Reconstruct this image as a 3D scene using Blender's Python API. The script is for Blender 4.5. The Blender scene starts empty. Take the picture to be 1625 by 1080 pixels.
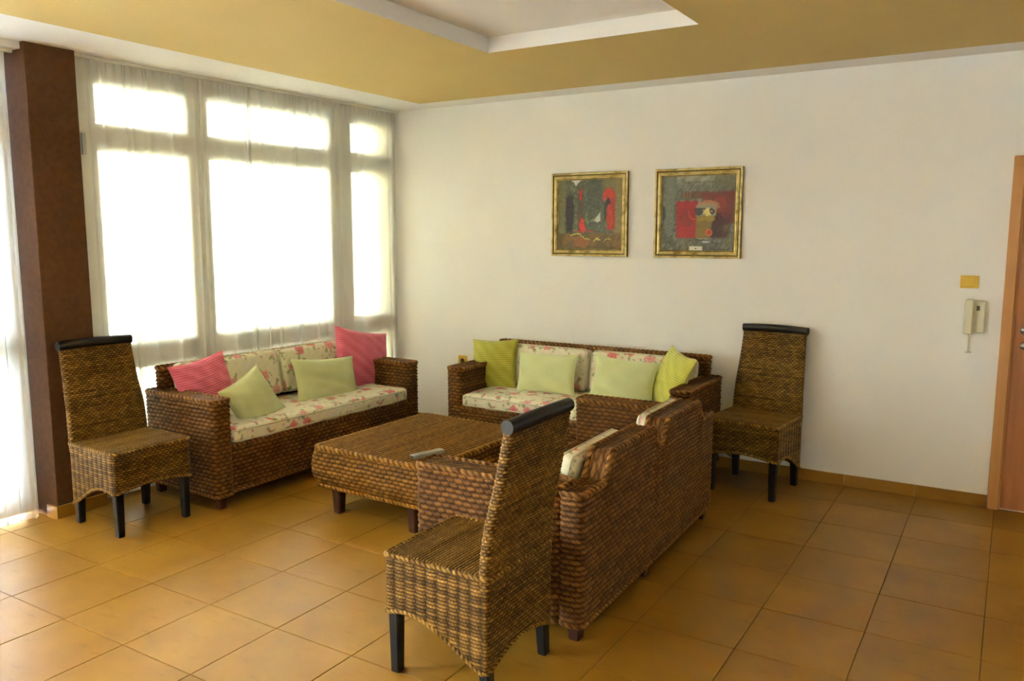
import bpy, bmesh, math, random
import numpy as np
from mathutils import Matrix, Vector

# ------------------------------------------------------------------ camera, light, exposure
scn = bpy.context.scene
cam = bpy.data.objects.new('camera', bpy.data.cameras.new('camera'))
scn.collection.objects.link(cam); scn.camera = cam
cam.data.sensor_width = 36.0; cam.data.lens = 36.0 * 1290.542 / 1625
cam.data.clip_start = .05; cam.data.clip_end = 100
def cam_matrix(yaw, pitch, roll, pos):
    cy, sy, cp, sp, cr, sr = math.cos(yaw), math.sin(yaw), math.cos(pitch), math.sin(pitch), math.cos(roll), math.sin(roll)
    f0 = Vector((sy, cy, 0)); r0 = Vector((cy, -sy, 0)); u0 = Vector((0, 0, 1))
    w = f0*cp - u0*sp; u = u0*cp + f0*sp
    r = r0*cr + u*sr; u2 = u*cr - r0*sr
    return Matrix(((r.x, u2.x, -w.x, pos[0]), (r.y, u2.y, -w.y, pos[1]), (r.z, u2.z, -w.z, pos[2]), (0, 0, 0, 1)))
cam.matrix_world = cam_matrix(-.5521, .1319, .0006, (0, 0, 1.57))

world = bpy.data.worlds.new('daylight'); scn.world = world; world.use_nodes = True
bg = world.node_tree.nodes['Background']
bg.inputs[0].default_value = (0.86, 0.98, 1.20, 1); bg.inputs[1].default_value = 29.0
def portal(loc, sy, sz, rz=0):
    l = bpy.data.lights.new('window_daylight', 'AREA'); l.shape = 'RECTANGLE'; l.size = sz; l.size_y = sy
    l.cycles.is_portal = True
    o = bpy.data.objects.new('window_daylight', l); scn.collection.objects.link(o)
    o.location = loc; o.rotation_euler = (0, -math.pi/2, rz)
portal((-4.72, 3.95, 1.3), 2.7, 2.5, -.037)
portal((-4.80, -0.6, 1.3), 6.1, 2.5)
sun = bpy.data.objects.new('sun', bpy.data.lights.new('sun', 'SUN')); scn.collection.objects.link(sun)
sun.data.energy = 210; sun.data.color = (.98, .98, 1); sun.data.angle = .01
sun.rotation_euler = Vector((-.3, -.5, -1)).to_track_quat('-Z', 'Y').to_euler()
scn.view_settings.view_transform = 'Standard'; scn.view_settings.look = 'None'
scn.view_settings.gamma = 1.0; scn.view_settings.use_curve_mapping = False
scn.view_settings.exposure = 1.24

rng = np.random.default_rng(7); random.seed(7)
COL = scn.collection

# ------------------------------------------------------------------ helpers
def srgb(r, g, b):
    return tuple(((c/255)/12.92 if c/255 <= .04045 else ((c/255+.055)/1.055)**2.4) for c in (r, g, b)) + (1,)

class NT:
    def __init__(s, name):
        s.m = bpy.data.materials.new(name); s.m.use_nodes = True; s.n = s.m.node_tree.nodes; s.l = s.m.node_tree.links
        s.b = s.n['Principled BSDF']; s.out = s.n['Material Output']
    def node(s, t, **k):
        n = s.n.new(t)
        for a, v in k.items():
            if a.startswith('i_'):
                key = a[2:]; key = int(key) if key.isdigit() else key.replace('_', ' ')
                n.inputs[key].default_value = v
            else: setattr(n, a, v)
        return n
    def link(s, a, b): s.l.new(a, b)
    def coords(s, scale=(1, 1, 1), obj=True):
        t = s.node('ShaderNodeTexCoord'); m = s.node('ShaderNodeMapping'); m.inputs['Scale'].default_value = scale
        s.link(t.outputs['Object'] if obj else t.outputs['Generated'], m.inputs[0]); return m.outputs[0]
    def noise(s, scale, detail=3, sc=(1, 1, 1), rough=.55):
        n = s.node('ShaderNodeTexNoise'); n.inputs['Scale'].default_value = scale; n.inputs['Detail'].default_value = detail
        n.inputs['Roughness'].default_value = rough; s.link(s.coords(sc), n.inputs['Vector']); return n.outputs['Fac']
    def ramp(s, fac, stops):
        r = s.node('ShaderNodeValToRGB'); s.link(fac, r.inputs[0]); e = r.color_ramp.elements
        while len(e) < len(stops): e.new(.5)
        for k, (p, c) in enumerate(stops): e[k].position = p; e[k].color = c
        return r.outputs[0]
    def bump(s, fac, strength, dist=.002):
        b = s.node('ShaderNodeBump'); b.inputs['Strength'].default_value = strength; b.inputs['Distance'].default_value = dist
        s.link(fac, b.inputs['Height']); s.link(b.outputs[0], s.b.inputs['Normal'])
    def col(s, c): s.link(c, s.b.inputs['Base Color'])
    def set(s, **k):
        for a, v in k.items(): s.b.inputs[a.replace('_', ' ')].default_value = v

def mat_plain(name, c, rough=.6, var=.06, scale=6, bump=0, bscale=60, spec=.4, metal=0):
    t = NT(name); t.set(Roughness=rough, Metallic=metal); t.b.inputs['Specular IOR Level'].default_value = spec
    c0 = tuple(x*(1-var) for x in c[:3]) + (1,); c1 = tuple(min(1, x*(1+var)) for x in c[:3]) + (1,)
    t.col(t.ramp(t.noise(scale), [(.35, c0), (.65, c1)]))
    if bump: t.bump(t.noise(bscale, 4), bump, .003)
    return t.m

M = {}
M['wall'] = mat_plain('white_plaster', srgb(243, 241, 234), .75, .015, 2, .12, 90, .25)
M['ceil'] = mat_plain('white_ceiling_paint', srgb(240, 238, 232), .8, .01, 2, .05, 90, .2)
M['yellow'] = mat_plain('mustard_ceiling_paint', srgb(200, 174, 106), .75, .015, 2, .05, 90, .2)
M['pillar'] = mat_plain('brown_textured_plaster', srgb(88, 57, 33), .85, .12, 30, .8, 260, .2)
M['grout'] = mat_plain('brown_grout', srgb(112, 84, 42), .9, .1, 20)
M['frame_white'] = mat_plain('white_window_paint', srgb(226, 224, 210), .4, .02, 5)
M['shutter'] = None
M['door'] = None
M['black_wood'] = mat_plain('black_lacquered_wood', srgb(27, 23, 20), .45, .25, 14, .1, 80, .28)
M['red_wood'] = mat_plain('dark_reddish_wood', srgb(66, 33, 18), .45, .2, 14, .1, 80, .3)
M['metal'] = mat_plain('brushed_metal', srgb(176, 176, 172), .3, .03, 20, metal=1)
M['phone'] = mat_plain('cream_plastic', srgb(214, 208, 176), .4, .02, 10)
M['phone_dark'] = mat_plain('dark_plastic', srgb(66, 56, 34), .5, .05, 10)
M['switch'] = mat_plain('gold_plastic', srgb(206, 168, 52), .35, .04, 10)
M['remote'] = mat_plain('grey_plastic', srgb(150, 147, 136), .35, .05, 20)
M['buttons'] = mat_plain('pale_rubber', srgb(176, 170, 152), .6, .05, 20)
M['paper'] = mat_plain('white_paper', srgb(226, 222, 200), .7, .03, 40)

def mat_tile():
    t = NT('ochre_stone_tile')
    info = t.node('ShaderNodeObjectInfo')
    tc = t.node('ShaderNodeTexCoord'); geo = t.node('ShaderNodeNewGeometry')
    n1 = t.node('ShaderNodeTexNoise'); n1.inputs['Scale'].default_value = 3.2; n1.inputs['Detail'].default_value = 5
    n2 = t.node('ShaderNodeTexNoise'); n2.inputs['Scale'].default_value = 11; n2.inputs['Detail'].default_value = 6
    mp = t.node('ShaderNodeMapping'); mp.inputs['Scale'].default_value = (.6, 2.2, 1); t.link(geo.outputs['Position'], mp.inputs[0])
    t.link(geo.outputs['Position'], n1.inputs['Vector']); t.link(mp.outputs[0], n2.inputs['Vector'])
    c = t.ramp(n1.outputs['Fac'], [(.3, srgb(144, 101, 28)), (.55, srgb(155, 111, 33)), (.75, srgb(165, 121, 42))])
    st = t.ramp(n2.outputs['Fac'], [(.30, (.62, .55, .46, 1)), (.40, (1, 1, 1, 1))])
    mx = t.node('ShaderNodeMix', data_type='RGBA', blend_type='MULTIPLY'); mx.inputs[0].default_value = .35
    t.link(c, mx.inputs[6]); t.link(st, mx.inputs[7])
    hsv = t.node('ShaderNodeHueSaturation'); t.link(mx.outputs[2], hsv.inputs['Color'])
    mr = t.node('ShaderNodeMapRange'); mr.inputs[3].default_value = .94; mr.inputs[4].default_value = 1.05
    t.link(info.outputs['Random'], mr.inputs[0]); t.link(mr.outputs[0], hsv.inputs['Value'])
    t.col(hsv.outputs[0]); t.set(Roughness=.36); t.b.inputs['Specular IOR Level'].default_value = .30
    t.bump(n2.outputs['Fac'], .06, .002)
    return t.m
M['tile'] = mat_tile()

def mat_door(name, c0, c1, sc):
    t = NT(name); t.col(t.ramp(t.noise(4, 6, sc), [(.3, c0), (.7, c1)])); t.set(Roughness=.42)
    t.bump(t.noise(20, 4, sc), .08, .002); return t.m
M['door'] = mat_door('beech_door_veneer', srgb(150, 92, 46), srgb(172, 110, 60), (6, 6, .5))
M['door_frame'] = mat_door('beech_frame_veneer', srgb(176, 120, 60), srgb(194, 138, 76), (6, 6, .5))

def mat_attr(name, stops, rough=.6, bump_scale=240, bump=.45, noise_amt=.42, spec=.12, sheen=0):
    t = NT(name)
    a = t.node('ShaderNodeAttribute', attribute_name='tone')
    n = t.noise(bump_scale, 3)
    ma = t.node('ShaderNodeMath', operation='MULTIPLY_ADD'); ma.inputs[1].default_value = noise_amt; 
    t.link(n, ma.inputs[0])
    sub = t.node('ShaderNodeMath', operation='SUBTRACT'); sub.inputs[1].default_value = noise_amt*.5
    t.link(a.outputs['Fac'], sub.inputs[0]); t.link(sub.outputs[0], ma.inputs[2])
    t.col(t.ramp(ma.outputs[0], stops)); t.set(Roughness=rough); t.b.inputs['Specular IOR Level'].default_value = spec
    if sheen: t.b.inputs['Sheen Weight'].default_value = sheen
    t.bump(n, bump, .002)
    return t.m
M['wicker_sofa'] = mat_attr('braided_water_hyacinth', [(0, srgb(28, 15, 4)), (.35, srgb(84, 52, 19)), (.7, srgb(138, 94, 42)), (1, srgb(200, 154, 88))])
M['wicker_table'] = mat_attr('braided_table_wicker', [(0, srgb(28, 15, 2)), (.35, srgb(94, 60, 14)), (.7, srgb(156, 110, 38)), (1, srgb(214, 168, 82))])
M['wicker_chair'] = mat_attr('banana_leaf_weave', [(0, srgb(24, 14, 3)), (.35, srgb(82, 56, 18)), (.7, srgb(142, 106, 44)), (1, srgb(216, 178, 104))])
M['pink'] = mat_attr('pink_ribbed_cotton', [(0, srgb(176, 58, 82)), (.5, srgb(216, 96, 118)), (1, srgb(234, 128, 144))], .85, 300, .3, .2, .15, .3)
M['olive'] = mat_attr('olive_ribbed_cotton', [(0, srgb(128, 124, 30)), (.5, srgb(164, 158, 52)), (1, srgb(186, 180, 78))], .85, 300, .3, .2, .15, .3)
M['lime'] = mat_attr('lime_ribbed_cotton', [(0, srgb(160, 156, 46)), (.5, srgb(200, 196, 80)), (1, srgb(216, 212, 108))], .85, 300, .3, .2, .15, .3)
M['pale'] = mat_attr('pale_green_plush', [(0, srgb(176, 180, 118)), (.5, srgb(208, 212, 152)), (1, srgb(222, 226, 170))], .95, 160, .25, .25, .1, .4)

def mat_paint(name, rough=.7, bump=.3, bs=120, spec=.3):
    t = NT(name); a = t.node('ShaderNodeAttribute', attribute_name='paint'); t.col(a.outputs['Color']); t.set(Roughness=rough)
    t.b.inputs['Specular IOR Level'].default_value = spec
    t.bump(t.noise(bs, 4), bump, .001); return t.m
M['floral'] = mat_paint('floral_cotton', .85, .2, 400, .15)
M['oil'] = mat_paint('oil_paint_on_canvas', .5, .5, 150, .4)
M['piping'] = mat_plain('cream_piping', srgb(206, 200, 168), .8, .05, 60)

def mat_gold():
    t = NT('aged_gilt_moulding'); t.col(t.ramp(t.noise(18, 5), [(.3, srgb(140, 118, 58)), (.5, srgb(208, 186, 116)), (.75, srgb(228, 212, 156))]))
    t.set(Roughness=.42, Metallic=.35); t.bump(t.noise(120, 4), .3, .001); return t.m
M['gold'] = mat_gold()
M['gold_dark'] = mat_plain('tarnished_gilt', srgb(104, 84, 32), .5, .3, 30, metal=.3)

def mat_glass():
    t = NT('window_glass'); t.n.remove(t.b)
    tr = t.node('ShaderNodeBsdfTransparent'); gl = t.node('ShaderNodeBsdfGlossy'); gl.inputs['Roughness'].default_value = .02
    tr.inputs[0].default_value = (.95, .97, .95, 1)
    f = t.node('ShaderNodeFresnel'); f.inputs[0].default_value = 1.3
    mx = t.node('ShaderNodeMixShader'); t.link(f.outputs[0], mx.inputs[0]); t.link(tr.outputs[0], mx.inputs[1]); t.link(gl.outputs[0], mx.inputs[2])
    t.link(mx.outputs[0], t.out.inputs[0]); return t.m
M['glass'] = mat_glass()
def mat_thin(name, col, transp, transl):
    t = NT(name); t.n.remove(t.b)
    tr = t.node('ShaderNodeBsdfTransparent'); tl = t.node('ShaderNodeBsdfTranslucent'); df = t.node('ShaderNodeBsdfDiffuse')
    for n in (tl, df): n.inputs[0].default_value = col
    m1 = t.node('ShaderNodeMixShader'); m1.inputs[0].default_value = transl
    t.link(df.outputs[0], m1.inputs[1]); t.link(tl.outputs[0], m1.inputs[2])
    m2 = t.node('ShaderNodeMixShader'); m2.inputs[0].default_value = transp
    t.link(m1.outputs[0], m2.inputs[1]); t.link(tr.outputs[0], m2.inputs[2])
    t.link(m2.outputs[0], t.out.inputs[0]); return t.m
M['sheer'] = mat_thin('sheer_voile', srgb(250, 249, 243), .30, .60)
M['shutter'] = mat_thin('cream_shutter_slat', srgb(246, 243, 232), .0, .36)

M['added_slat'] = mat_thin('added_white_slat', srgb(244, 246, 250), .0, .5)  # translucent slats added outside the glazed doors to cut their light

def mesh_obj(name, verts, faces, mat, parent=None, smooth=True, tone=None, paint=None, loc=None, mats=None, fmat=None):
    me = bpy.data.meshes.new(name)
    verts = np.asarray(verts, np.float32)
    if isinstance(faces, np.ndarray):
        nf = len(faces); k = faces.shape[1]
        me.vertices.add(len(verts)); me.vertices.foreach_set('co', verts.ravel())
        me.loops.add(nf*k); me.loops.foreach_set('vertex_index', faces.astype(np.int32).ravel())
        me.polygons.add(nf); me.polygons.foreach_set('loop_start', np.arange(0, nf*k, k, dtype=np.int32))
        me.update(calc_edges=True)
    else:
        me.from_pydata([tuple(map(float, v)) for v in verts], [], faces); me.update()
    if smooth: me.polygons.foreach_set('use_smooth', np.ones(len(me.polygons), bool))
    for m in (mats or [mat]): me.materials.append(m)
    if fmat is not None: me.polygons.foreach_set('material_index', np.asarray(fmat, np.int32))
    if tone is not None:
        a = me.attributes.new('tone', 'FLOAT', 'POINT'); a.data.foreach_set('value', np.asarray(tone, np.float32).ravel())
    if paint is not None:
        a = me.attributes.new('paint', 'FLOAT_COLOR', 'POINT')
        p = np.ones((len(verts), 4), np.float32); p[:, :3] = paint; a.data.foreach_set('color', p.ravel())
    me.validate()
    o = bpy.data.objects.new(name, me); COL.objects.link(o)
    if parent: o.parent = parent
    if loc: o.location = loc
    return o

class MB:      # plain mesh builder
    def __init__(s): s.v = []; s.f = []; s.mi = []
    def add(s, vs, fs, mi=0):
        n = len(s.v); s.v += [tuple(v) for v in vs]; s.f += [tuple(i+n for i in f) for f in fs]; s.mi += [mi]*len(fs)
    def box(s, x0, x1, y0, y1, z0, z1, mi=0):
        s.add([(x, y, z) for z in (z0, z1) for y in (y0, y1) for x in (x0, x1)],
              [(0, 2, 3, 1), (4, 5, 7, 6), (0, 1, 5, 4), (2, 6, 7, 3), (0, 4, 6, 2), (1, 3, 7, 5)], mi)
    def bbox(s, x0, x1, y0, y1, z0, z1, b=.003, mi=0):   # bevelled box
        b = min(b, (x1-x0)/2.1, (y1-y0)/2.1, (z1-z0)/2.1)
        bm = bmesh.new(); bmesh.ops.create_cube(bm, size=1)
        for v in bm.verts: v.co = Vector(((x0+x1)/2+v.co.x*(x1-x0), (y0+y1)/2+v.co.y*(y1-y0), (z0+z1)/2+v.co.z*(z1-z0)))
        bmesh.ops.bevel(bm, geom=list(bm.edges), offset=b, segments=2, profile=.6, affect='EDGES')
        bm.verts.index_update(); s.add([v.co[:] for v in bm.verts], [[v.index for v in f.verts] for f in bm.faces], mi); bm.free()
    def taper(s, cx, cy, z0, z1, a0, a1, dx=0, dy=0):     # tapered square leg with chamfered corners, a0 bottom half, a1 top half
        def ring(x, y, z, a):
            c = a*.25
            return [(x-a+c, y-a, z), (x+a-c, y-a, z), (x+a, y-a+c, z), (x+a, y+a-c, z), (x+a-c, y+a, z), (x-a+c, y+a, z), (x-a, y+a-c, z), (x-a, y-a+c, z)]
        rs = [ring(cx+dx, cy+dy, z0, a0*.86), ring(cx+dx, cy+dy, z0+.006, a0), ring(cx+dx*.5, cy+dy*.5, (z0+z1)/2, (a0+a1)/2), ring(cx, cy, z1, a1)]
        vs = sum(rs, []); fs = [tuple(range(7, -1, -1)), tuple(range(24, 32))]
        for k in range(3):
            for i in range(8): j = (i+1) % 8; fs.append((k*8+i, k*8+j, k*8+8+j, k*8+8+i))
        s.add(vs, fs)
    def tube(s, pts, r, seg=8, cap=True):
        pts = [Vector(p) for p in pts]; n = len(pts); vs = []; fs = []
        up = Vector((0, 0, 1))
        for i, p in enumerate(pts):
            t = (pts[min(i+1, n-1)]-pts[max(i-1, 0)]).normalized()
            a = t.cross(up if abs(t.z) < .95 else Vector((1, 0, 0))).normalized(); b = t.cross(a)
            rr = r[i] if isinstance(r, (list, tuple)) else r
            for k in range(seg):
                an = 2*math.pi*k/seg; vs.append(p+a*math.cos(an)*rr+b*math.sin(an)*rr)
        for i in range(n-1):
            for k in range(seg): j = (k+1) % seg; fs.append((i*seg+k, i*seg+j, (i+1)*seg+j, (i+1)*seg+k))
        if cap: fs += [tuple(range(seg-1, -1, -1)), tuple(range((n-1)*seg, n*seg))]
        s.add(vs, fs)
    def build(s, name, mat, parent=None, smooth=False, mats=None, loc=None):
        return mesh_obj(name, s.v, s.f, mat, parent, smooth, mats=mats, fmat=s.mi if mats else None, loc=loc)

def tag(o, label=None, cat=None, group=None, kind=None):
    if label: o['label'] = label
    if cat: o['category'] = cat
    if group: o['group'] = group
    if kind: o['kind'] = kind
    return o
def empty(name, loc, rz=0):
    o = bpy.data.objects.new(name, None); COL.objects.link(o); o.location = loc; o.rotation_euler = (0, 0, rz); o.empty_display_size = .1; return o
def copy_tree(o, parent=None):
    c = o.copy(); COL.objects.link(c)
    if parent: c.parent = parent
    for ch in list(o.children): copy_tree(ch, c)
    return c

# ------------------------------------------------------------------ woven surfaces
def hsh(a, b=0.0, s=0.0):
    v = np.sin(np.asarray(a)*12.9898 + np.asarray(b)*78.233 + s*37.719)*43758.5453
    return v - np.floor(v)
def smooth01(x): x = np.clip(x, 0, 1); return x*x*(3-2*x)

def basket(U, V, pu, pv, seed=0, alt=True, depth=.8):
    """braided rows: V across the rows, U along; returns height 0..1 and tone 0..1"""
    Vw = V + .0012*np.sin(U*31+seed) 
    row = np.floor(Vw/pv); fv = Vw/pv-row
    prof = np.sqrt(np.clip(1-(2*fv-1)**2, 0, 1))
    ph = U/pu + (.5*(row % 2) if alt else 0) + .12*(hsh(row, 3, seed)-.5)
    seg = np.floor(ph); fu = ph-seg
    bulge = np.sin(np.pi*np.clip(fu, 0, 1))**.7
    h = prof*((1-.62*depth)+.62*depth*bulge)
    twist = .5+.5*np.sin(2*np.pi*(fu*2.0+fv*1.3))
    t = .04+.52*h**1.2+.20*(hsh(row, seg, seed)-.5)+.30*(twist-.5)*h  # tone drops with height: crevice shade is put into the colour
    t = t + .07*(hsh(row, 9, seed)-.5)
    return h + .06*twist*prof, np.clip(t, 0, 1)
def fine(U, V, pu, pv, seed=0, alt=1.0):
    row = np.floor(V/pv+.15*np.sin(U*9+seed)); fv = V/pv+.15*np.sin(U*9+seed)-row
    prof = np.sqrt(np.clip(1-(2*fv-1)**2, 0, 1))
    ph = U/pu+.5*alt*(row % 2); fu = ph-np.floor(ph)
    rib = np.abs(np.sin(np.pi*fu))**.8
    h = prof*(.5+.5*rib)
    t = .02+.60*h**1.2+.22*(hsh(row, np.floor(ph), seed)-.5)+.14*(hsh(row, 5, seed)-.5)+.10*np.sin(U*420+row*2.1)*prof  # low spots painted darker, as shade between the fine strands
    return h, np.clip(t, 0, 1)
def ropes(U, V, pv, pt, seed=0):
    """parallel twisted ropes running along U"""
    row = np.floor(V/pv); fv = V/pv-row
    prof = np.sqrt(np.clip(1-(2*fv-1)**2, 0, 1))
    ph = U/pt + .9*(fv-.5) + hsh(row, 1, seed); fu = ph-np.floor(ph)
    tw = np.sin(np.pi*fu)**.6
    h = prof*(.72+.28*tw)
    t = .02+.60*prof**1.6*(.70+.30*tw)+.14*(hsh(row, np.floor(ph), seed)-.5)+.10*(hsh(row, 2, seed)-.5)  # grooves between ropes get painted shade through the tone
    return h, np.clip(t, 0, 1)

class Surf:
    def __init__(s): s.v = []; s.f = []; s.t = []; s.n = 0
    def grid(s, P, N, H, T, amp, close_u=False):
        nu, nv = P.shape[:2]
        Q = P + N*((H-.6)*amp)[..., None]
        idx = np.arange(nu*nv).reshape(nu, nv)+s.n
        if close_u: idx = np.vstack([idx, idx[:1]])
        a, b, c, d = idx[:-1, :-1], idx[1:, :-1], idx[1:, 1:], idx[:-1, 1:]
        s.f.append(np.stack([a, b, c, d], -1).reshape(-1, 4)); s.v.append(Q.reshape(-1, 3)); s.t.append(T.ravel()); s.n += nu*nv
    def build(s, name, mat, parent=None):
        return mesh_obj(name, np.vstack(s.v), np.vstack(s.f), mat, parent, True, tone=np.concatenate(s.t))

def rr_path(x0, x1, y0, y1, r, ds):
    """rounded rectangle, counter-clockwise; returns points, outward normals, arc length"""
    pts = []; nr = []
    segs = [((x1, y0+r), (x1, y1-r), (1, 0)), ((x1-r, y1), (x0+r, y1), (0, 1)), ((x0, y1-r), (x0, y0+r), (-1, 0)), ((x0+r, y0), (x1-r, y0), (0, -1))]
    cens = [(x1-r, y1-r, 0), (x0+r, y1-r, 90), (x0+r, y0+r, 180), (x1-r, y0+r, 270)]
    for k in range(4):
        (ax, ay), (bx, by), n = segs[k]; L = math.hypot(bx-ax, by-ay); m = max(2, int(L/ds))
        for i in range(m): f = i/m; pts.append((ax+(bx-ax)*f, ay+(by-ay)*f)); nr.append(n)
        cx, cy, a0 = cens[k]; m = max(3, int(r*1.57/ds)+1)
        for i in range(m):
            a = math.radians(a0+90*i/m); pts.append((cx+r*math.cos(a), cy+r*math.sin(a))); nr.append((math.cos(a), math.sin(a)))
    pts = np.array(pts); nr = np.array(nr, float)
    d = np.linalg.norm(np.roll(pts, -1, 0)-pts, axis=1); return pts, nr, np.concatenate([[0], np.cumsum(d)[:-1]]), d.sum()

def wrap(S, rect, z0, z1, pat, pu, pv, amp, ds=.007, dz=.0046, r=.03, xoff=None, seed=0, zbulge=None, yscale=None):
    pts, nr, s, L = rr_path(*rect, r, ds)
    pu = L/(max(2, 2*round(L/pu/2)))
    X, Y = pts[:, 0], pts[:, 1]
    Z0 = z0(X, Y) if callable(z0) else np.full(len(X), z0); Z1 = z1(X, Y) if callable(z1) else np.full(len(X), z1)
    nv = max(4, int((Z1-Z0).max()/dz)+1); v = np.linspace(0, 1, nv)
    Z = Z0[:, None]+(Z1-Z0)[:, None]*v[None]
    U = np.repeat(s[:, None], nv, 1)
    nx = np.repeat(nr[:, :1], nv, 1); ny = np.repeat(nr[:, 1:], nv, 1)
    PX = np.repeat(X[:, None], nv, 1); PY = np.repeat(Y[:, None], nv, 1)
    if zbulge is not None: b = zbulge(Z); PX = PX+nx*b; PY = PY+ny*b
    if xoff is not None: PX = PX+xoff(Z)
    if yscale is not None: PY = PY*yscale(Z)
    H, T = pat(U, Z, pu, pv, seed, nx, ny)
    P = np.stack([PX, PY, Z], -1); N = np.stack([nx, ny, np.zeros_like(nx)], -1)
    S.grid(P, N, H, T, amp, True)

def cap(S, rect, z, pat, pu, pv, amp, d=.0055, along='y', seed=0, flip=False, inset=.0, dome=0):
    x0, x1, y0, y1 = rect
    nu = max(4, int((x1-x0)/d)); nv = max(4, int((y1-y0)/d))
    X, Y = np.meshgrid(np.linspace(x0+inset, x1-inset, nu), np.linspace(y0+inset, y1-inset, nv), indexing='ij')
    U, V = (Y, X) if along == 'y' else (X, Y)
    H, T = pat(U, V, pu, pv, seed, 0*X, 0*X)
    e = np.minimum(np.minimum(X-x0, x1-X), np.minimum(Y-y0, y1-Y)); k = smooth01(e/.012)
    Z = (z(X, Y) if callable(z) else np.full_like(X, z)) + dome*k
    N = np.zeros(X.shape+(3,)); N[..., 2] = -1 if flip else 1
    if flip: X, Y, Z, H, T, N, k = [a[::-1] for a in (X, Y, Z, H, T, N, k)]
    S.grid(np.stack([X, Y, Z], -1), N, H*k+.3*(1-k), T, amp)

def rope(S, pts, r=.012, pitch=.03, closed=False, ds=.007, seed=0, seg=10):
    """twisted two-strand rope along a polyline"""
    pts = np.asarray(pts, float)
    if closed: pts = np.vstack([pts, pts[:1]])
    d = np.linalg.norm(np.diff(pts, axis=0), axis=1); s = np.concatenate([[0], np.cumsum(d)]); n = max(4, int(s[-1]/ds))
    q = np.linspace(0, s[-1], n+1); Q = np.stack([np.interp(q, s, pts[:, k]) for k in range(3)], -1)
    if closed: Q = Q[:-1]; q = q[:-1]; Tn = np.roll(Q, -1, 0)-np.roll(Q, 1, 0)
    else: Tn = np.gradient(Q, axis=0)
    Tn /= np.linalg.norm(Tn, axis=1, keepdims=True)+1e-9
    ref = np.where(np.abs(Tn[:, 2:3]) < .9, np.array([[0, 0, 1.]]), np.array([[1., 0, 0]]))
    A = np.cross(Tn, ref); A /= np.linalg.norm(A, axis=1, keepdims=True)+1e-9; B = np.cross(Tn, A)
    th = np.arange(seg)/seg*2*np.pi
    ph = th[None, :]-2*np.pi*q[:, None]/pitch/2
    c = np.abs(np.cos(ph)); rad = r*(.72+.38*c**.6)
    P = Q[:, None]+rad[..., None]*(A[:, None]*np.cos(th)[None, :, None]+B[:, None]*np.sin(th)[None, :, None])
    T = np.clip(.22+.45*c+.3*(hsh(np.floor(q/pitch*2)[:, None]+0*ph, 0, seed)-.5), 0, 1)  # valleys between the two strands carry shade painted into the tone
    P = P.transpose(1, 0, 2); T = T.T           # close in seg direction
    if closed: P = np.concatenate([P, P[:, :1]], 1); T = np.concatenate([T, T[:, :1]], 1)
    S.grid(P, np.zeros_like(P), np.zeros(P.shape[:2]), T, 0, True)

pat_basket = lambda U, V, pu, pv, sd, nx, ny: basket(U, V, pu, pv, sd)
pat_ropes = lambda U, V, pu, pv, sd, nx, ny: ropes(U, V, pv, pu, sd)
def pat_chair(U, V, pu, pv, sd, nx, ny):
    side = smooth01((np.abs(ny)-.4)/.4)
    h1, t1 = fine(U, V, .03, pv, sd, 1.0); h2, t2 = fine(U, V, .046, pv, sd, 0.0)
    h2 = h2*.75+.45*np.abs(np.sin(np.pi*U/.046))-.12
    return h1*(1-side)+h2*side, t1*(1-side)+t2*side
pat_fine = lambda U, V, pu, pv, sd, nx, ny: fine(U, V, pu, pv, sd, 1.0)

# ------------------------------------------------------------------ the room
XW0, YW0, XW1, YW1 = -4.52, 2.6, -4.42, 5.3      # line of the window in the left wall
YB, ZC = 5.30, 2.542
XR, YF = 4.6, -4.2
wdir = Vector((XW1-XW0, YW1-YW0, 0)).normalized(); wang = math.atan2(wdir.y, wdir.x)-math.pi/2

def struct(mb, name, mat, label=None, **k):
    o = mb.build(name, mat, **k); tag(o, label, kind='structure'); return o

m = MB(); m.box(-5.2, XR, YB, YB+.2, -.05, 2.8); struct(m, 'wall_back', M['wall'], 'plain white plaster wall with two paintings')
m = MB(); m.box(XR, XR+.2, YF, YB+.2, -.05, 2.8); struct(m, 'wall_right', M['wall'])
m = MB(); m.box(-5.2, XR+.2, YF-.2, YF, -.05, 2.8); struct(m, 'wall_front', M['wall'])
# left wall: bits above and below the windows
m = MB()
m.box(-4.75, -4.44, YF, 2.373, ZC-.035, 2.8); m.box(-4.75, -4.60, YF, -3.40, -.05, ZC)
m.add([(-4.75, 2.6, ZC-.03), (-4.75, 5.32, ZC-.03), (-4.41, 5.32, ZC-.03), (-4.51, 2.6, ZC-.03), (-4.75, 2.6, 2.8), (-4.75, 5.32, 2.8), (-4.41, 5.32, 2.8), (-4.51, 2.6, 2.8)],
      [(0, 3, 2, 1), (4, 5, 6, 7), (0, 1, 5, 4), (3, 7, 6, 2), (0, 4, 7, 3), (1, 2, 6, 5)])
m.add([(-4.75, 2.6, -.05), (-4.75, 5.32, -.05), (-4.41, 5.32, -.05), (-4.51, 2.6, -.05), (-4.75, 2.6, .12), (-4.75, 5.32, .12), (-4.41, 5.32, .12), (-4.51, 2.6, .12)],
      [(0, 3, 2, 1), (4, 5, 6, 7), (0, 1, 5, 4), (3, 7, 6, 2), (0, 4, 7, 3), (1, 2, 6, 5)])
struct(m, 'wall_left', M['wall'])
m = MB(); m.bbox(-4.76, -4.408, 2.373, 2.644, -.02, ZC+.02, .006)
pil = struct(m, 'pillar', M['pillar'], 'dark brown textured pillar between the windows')

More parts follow.
